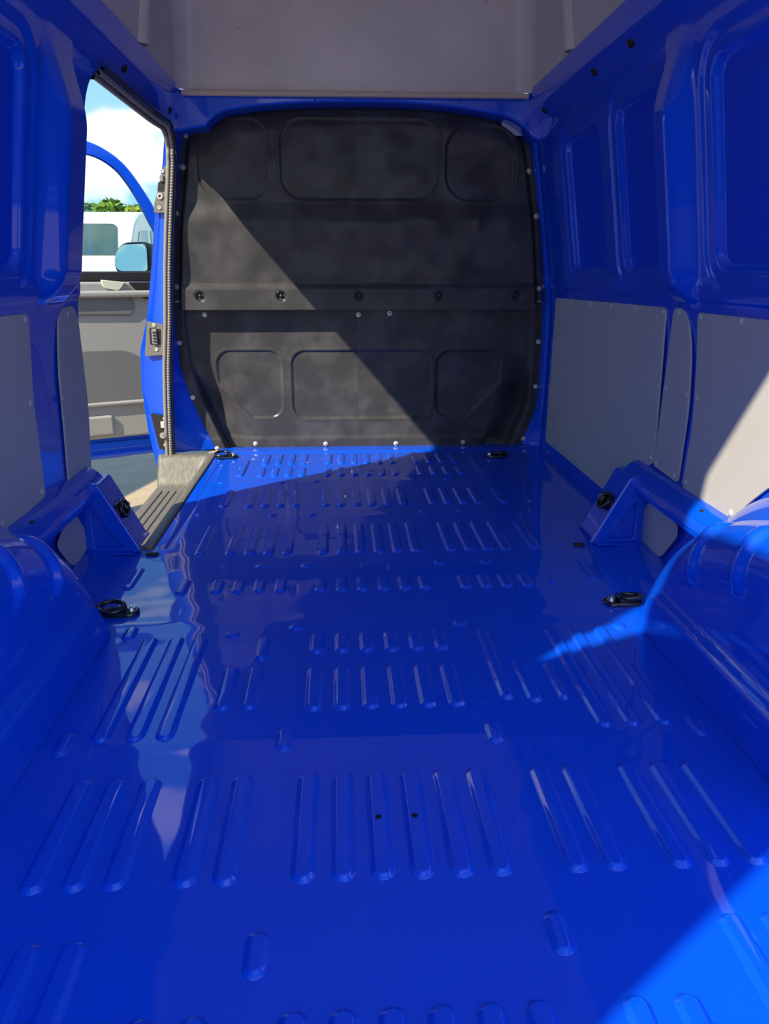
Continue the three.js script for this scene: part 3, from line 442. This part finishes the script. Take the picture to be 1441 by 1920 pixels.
// ---------------------------------------------------------------- doors of the van outside the hold
{
  const g = thing('front_door', 'open blue cab door with grey trim, seen through the sliding door opening', 'door', [-0.9665, 0, -4.562]);
  // local x runs from the hinge to the free edge, the inner face looks towards +z
  g.rotation.y = Math.PI + Math.atan2(0.447, 0.894);
  const flip = (q) => q; // after the turn the inner face is local -z
  const rail = [[0.0, 0.78], [0.06, 0.95], [0.109, 1.094], [0.162, 1.193], [0.235, 1.299], [0.309, 1.366], [0.397, 1.41], [0.5, 1.43], [0.66, 1.43], [0.8, 1.405], [0.95, 1.36], [1.02, 0.8]];
  const outer = new THREE.Shape(); outer.moveTo(0.0, 0.745); outer.lineTo(0, 0.78); outer.splineThru(rail.slice(1, -1).map((q) => new THREE.Vector2(...q))); outer.lineTo(1.03, 0.745); outer.closePath();
  const inn = [[0.07, 0.76], [0.1, 0.95], [0.146, 1.061], [0.181, 1.14], [0.241, 1.242], [0.301, 1.311], [0.389, 1.361], [0.5, 1.378], [0.65, 1.376], [0.8, 1.35], [0.9, 1.31], [0.955, 0.76]];
  const hole = new THREE.Path(); hole.moveTo(...inn[0]); hole.splineThru(inn.slice(1, -1).map((q) => new THREE.Vector2(...q))); hole.lineTo(...inn[inn.length - 1]); hole.closePath(); outer.holes.push(hole);
  mesh('window_frame', ext(outer, 0.05, 0.012, 20).translate(0, 0, -0.025), M.paint, g);
  mesh('frame_rubber', new THREE.TubeGeometry(new THREE.CatmullRomCurve3(inn.map((q) => new THREE.Vector3(q[0], q[1], -0.01))), 120, 0.009, 6), M.rubber, g);
  const shellShape = poly([[0, -0.222, 0.04], [1.03, -0.222, 0.06], [1.05, 0.3, 0.2], [1.03, 0.76], [0, 0.76]]);
  mesh('shell', ext(shellShape, 0.08, 0.015, 10).translate(0, 0, -0.03), M.paint, g);
  mesh('lower_rail', [new RoundedBoxGeometry(1.0, 0.045, 0.02, 2, 0.008).translate(0.52, -0.145, -0.035), new RoundedBoxGeometry(1.0, 0.018, 0.02, 2, 0.006).translate(0.52, -0.195, -0.034)], M.paint, g);
  mesh('waist_rubber', new RoundedBoxGeometry(0.96, 0.05, 0.05, 2, 0.01).translate(0.54, 0.765, -0.035), M.rubber, g);
  mesh('window_glass', ext(poly(inn.map(([x, y]) => [x, y])), 0.004).translate(0, 0, 0), M.glass, g);
  mesh('trim_card', ext(poly([[0.06, -0.095, 0.03], [0.99, -0.095, 0.04], [1.0, 0.3, 0.1], [0.98, 0.74, 0.03], [0.08, 0.735, 0.02]]), 0.05, 0.012, 8).translate(0, 0, -0.085), M.card, g);
  mesh('armrest_panel', ext(poly([[0.29, 0.6, 0.05], [0.31, 0.565, 0.03], [0.9, 0.58, 0.05], [0.9, 0.655, 0.04], [0.3, 0.663, 0.03]]), 0.02, 0.006, 6).translate(0, 0, -0.1), M.cardDark, g);
  mesh('grab_ledge', new RoundedBoxGeometry(0.86, 0.035, 0.05, 3, 0.014).translate(0.56, 0.675, -0.1), M.card, g);
  mesh('inner_handle', ext(poly([[0.325, 0.735], [0.45, 0.748], [0.44, 0.705, 0.02], [0.36, 0.69, 0.02]], 0.008), 0.02, 0.005).translate(0, 0, -0.1), S({ color: lin(0.6, 0.62, 0.5), roughness: 0.35 }), g);
  mesh('speaker_corner', ext(poly([[0.12, 0.735], [0.31, 0.735], [0.24, 0.645, 0.03], [0.13, 0.645]], 0.01), 0.03, 0.006).translate(0, 0, -0.11), M.rubber, g);
  mesh('pocket', ext(poly([[0.262, 0.33, 0.05], [0.36, 0.385, 0.05], [0.9, 0.39, 0.05], [0.9, 0.118, 0.04], [0.263, 0.1, 0.03]]), 0.012, 0.004, 6).translate(0, 0, -0.091), M.cardDark, g);
  mesh('pocket_lip', new RoundedBoxGeometry(0.7, 0.022, 0.035, 2, 0.01).translate(0.58, 0.098, -0.09), M.card, g);
  mesh('bottle_bin', new RoundedBoxGeometry(0.4, 0.11, 0.03, 3, 0.014).translate(0.66, -0.02, -0.088), M.card, g);
  const mh = mesh('mirror_housing', ext(poly([[0.12, 0.775, 0.03], [0.335, 0.775, 0.05], [0.338, 0.88, 0.06], [0.29, 0.945, 0.07], [0.12, 0.95, 0.05]]), 0.1, 0.02, 10).translate(-0.235, -0.86, 0).rotateX(0.1).rotateY(-0.66).translate(0.235, 0.86, 0.14), M.rubber, g);
  mesh('mirror_glass', ext(poly([[0.135, 0.79, 0.02], [0.322, 0.79, 0.045], [0.324, 0.878, 0.05], [0.282, 0.93, 0.06], [0.135, 0.935, 0.04]]), 0.004, 0, 10).translate(-0.235, -0.86, -0.006).rotateX(0.1).rotateY(-0.66).translate(0.235, 0.86, 0.14), M.mirrorGlass, mh);
  mesh('mirror_arm', new RoundedBoxGeometry(0.06, 0.05, 0.1, 2, 0.015).translate(0.14, 0.77, 0.07), M.rubber, g);
  mesh('hinge', [plateBox(-0.06, 0.01, 0.5, 0.58, 0, 0.04), plateBox(-0.06, 0.01, 0, 0.08, 0, 0.04)], M.paint, g);
}
{ // left rear door, swung open, just behind the camera's view
  const g = thing('rear_door', 'open blue left rear door of the van', 'door', [-0.85, 0, -0.5]);
  const s = poly([[0, -0.08], [0, 1.15, 0.1], [0.123, 1.39, 0.02], [0.26, 1.75, 0.03], [0.287, 1.85, 0.03], [0.344, 2.0, 0.05], [0.42, 2.06, 0.05], [0.66, 2.08], [0.87, 2.08, 0.05], [0.865, 1.6], [0.81, 1.2, 0.1], [0.8, -0.08, 0.05]], 0.02);
  mesh('door_skin', ext(s, 0.05, 0.01).rotateY(-Math.PI / 2).translate(0.02, 0, 0), M.paint, g);
  mesh('hinge', [plateBox(-0.04, 0.02, 0.2, 0.3, -0.05, 0.02), plateBox(-0.04, 0.02, 0.9, 1.0, -0.05, 0.02)], M.paint, g);
}

// ---------------------------------------------------------------- outside: ground, parked vans, trees
const GY = -0.6;
struct(mesh('ground', new THREE.PlaneGeometry(160, 160).rotateX(-Math.PI / 2).translate(0, GY, -20), M.asphalt));
{ const g = scene.getObjectByName('ground').geometry, uv = g.attributes.uv; for (let i = 0; i < uv.count; i++) uv.setXY(i, uv.getX(i) * 160, uv.getY(i) * 160); }
function parkedVan(label, pos, turn, size) {
  const g = thing('parked_van', label, 'van', pos); g.rotation.y = turn; g.scale.setScalar(size);
  const prof = poly([[0.02, 0.32, 0.06], [0.06, 0.72, 0.1], [-0.1, 1.1, 0.12], [-0.78, 1.28, 0.06], [-1.3, 1.8, 0.1], [-1.75, 1.97, 0.2], [-4.85, 1.97, 0.12], [-4.95, 0.32, 0.05]]);
  const b = ext(prof, 1.8, 0.05, 8).rotateY(-Math.PI / 2).translate(0.9, 0, 0); mesh('body', b, M.vanWhite, g);
  const slope = Math.PI / 4, ws = ext(poly([[-0.74, -0.3, 0.06], [0.74, -0.3, 0.06], [0.66, 0.31, 0.1], [-0.66, 0.31, 0.1]]), 0.014, 0.004, 6); ws.rotateX(-(Math.PI / 2 - slope)).translate(0, 1.543, -1.038); mesh('windscreen', ws, M.vanGlass, g);
  mesh('bumper', new RoundedBoxGeometry(1.84, 0.26, 0.14, 3, 0.05).translate(0, 0.42, 0.03), M.cardDark, g);
  mesh('grille', new RoundedBoxGeometry(1.0, 0.16, 0.05, 2, 0.02).translate(0, 0.74, 0.055), M.rubber, g);
  for (const s of [-1, 1]) {
    mesh('headlight', new RoundedBoxGeometry(0.32, 0.2, 0.1, 3, 0.05).translate(s * 0.7, 0.79, 0.02), M.mirrorGlass, g);
    mesh('side_window', ext(poly([[-1.0, 1.12, 0.05], [-1.5, 1.68, 0.06], [-2.0, 1.72, 0.05], [-2.0, 1.12, 0.05]]), 0.012, 0.003).rotateY(-Math.PI / 2).translate(s * 0.902 + 0.006, 0, 0), M.vanGlass, g);
    mesh('side_window', ext(poly([[-2.2, 1.12, 0.05], [-2.2, 1.72, 0.05], [-3.4, 1.72, 0.05], [-3.4, 1.12, 0.05]]), 0.012, 0.003).rotateY(-Math.PI / 2).translate(s * 0.902 + 0.006, 0, 0), M.vanGlass, g);
    mesh('door_mirror', new RoundedBoxGeometry(0.14, 0.22, 0.12, 3, 0.04).translate(s * 1.02, 1.2, -0.95), M.rubber, g);
    for (const z of [-0.75, -3.9]) { const w = mesh('wheel', new THREE.TorusGeometry(0.24, 0.09, 12, 28).rotateY(Math.PI / 2).translate(s * 0.84, 0.33, z), M.rubber, g); mesh('hub', new THREE.CylinderGeometry(0.18, 0.18, 0.12, 20).rotateZ(Math.PI / 2).translate(s * 0.84, 0.33, z), M.cardDark, w); }
  }
}
parkedVan('white van facing the camera, its windscreen seen through the cab door glass', [-4.75, GY, -13], 0, 1.22);
parkedVan('second white van parked farther off, at the right of the cab door glass', [-4.2, GY, -22], 0.45, 1.36);
parkedVan('white van standing alongside on the left, its shadow on the asphalt beyond the step', [-4.84, GY, -0.5], -0.265, 1);
{
  const leafG = new THREE.BufferGeometry(); leafG.setAttribute('position', new THREE.Float32BufferAttribute([-0.5, 0, 0, 0, 0.05, -0.9, 0.5, 0, 0, 0, 0.05, 0.9], 3)); leafG.setIndex([0, 1, 2, 0, 2, 3]);
  const tree = (x, z, h, w, tone, label) => {
    const R = rng(Math.round(x * 91 + z * 17 + 4000)), g = thing('tree', label, 'tree', [x, GY, z]);
    const n = 2600, p = [], idx = [], q = new THREE.Vector3(), m = new THREE.Matrix4(), e = new THREE.Euler(), blobs = Array.from({ length: 9 }, () => [(R() - 0.5) * w, h * (0.45 + 0.4 * R()), (R() - 0.5) * w, w * (0.2 + 0.14 * R())]);
    for (let i = 0; i < n; i++) { const b = blobs[Math.floor(R() * 9)]; q.set(R() - 0.5, R() - 0.5, R() - 0.5).normalize().multiplyScalar(b[3] * Math.pow(R(), 0.35)); const s = 0.16 + 0.16 * R(); m.makeRotationFromEuler(e.set(R() * 6, R() * 6, R() * 6)).scale(new THREE.Vector3(s, s, s)).setPosition(q.x + b[0], q.y + b[1], q.z + b[2]); const o = p.length / 3; for (let k = 0; k < 4; k++) { q.fromBufferAttribute(leafG.attributes.position, k).applyMatrix4(m); p.push(q.x, q.y, q.z); } for (const k of leafG.index.array) idx.push(o + k); }
    const f = new THREE.BufferGeometry(); f.setAttribute('position', new THREE.Float32BufferAttribute(p, 3)); f.setIndex(idx); f.computeVertexNormals();
    mesh('foliage', f, S({ color: tone, roughness: 0.8, side: DS }), g).userData.kind = 'stuff';
    mesh('trunk', new THREE.CylinderGeometry(0.12, 0.22, h * 0.6, 8).translate(0, h * 0.3, 0), M.bark, g);
  };
  const a = lin(0.16, 0.26, 0.03), b = lin(0.08, 0.15, 0.035), c = lin(0.3, 0.36, 0.05);
  tree(-12.5, -41, 4.9, 2.4, a, 'bright green tree on the skyline, leftmost and tallest of those past the vans');
  tree(-13.2, -51, 5.2, 2.6, b, 'dark green tree in the middle of the skyline past the vans');
  tree(-9.7, -41.5, 4.8, 2.2, c, 'yellow green tree on the skyline at the right, beside the cab door frame');
}
scene.traverse((o) => { if (o.isMesh) o.castShadow = o.receiveShadow = true; });
renderer.render(scene, camera);
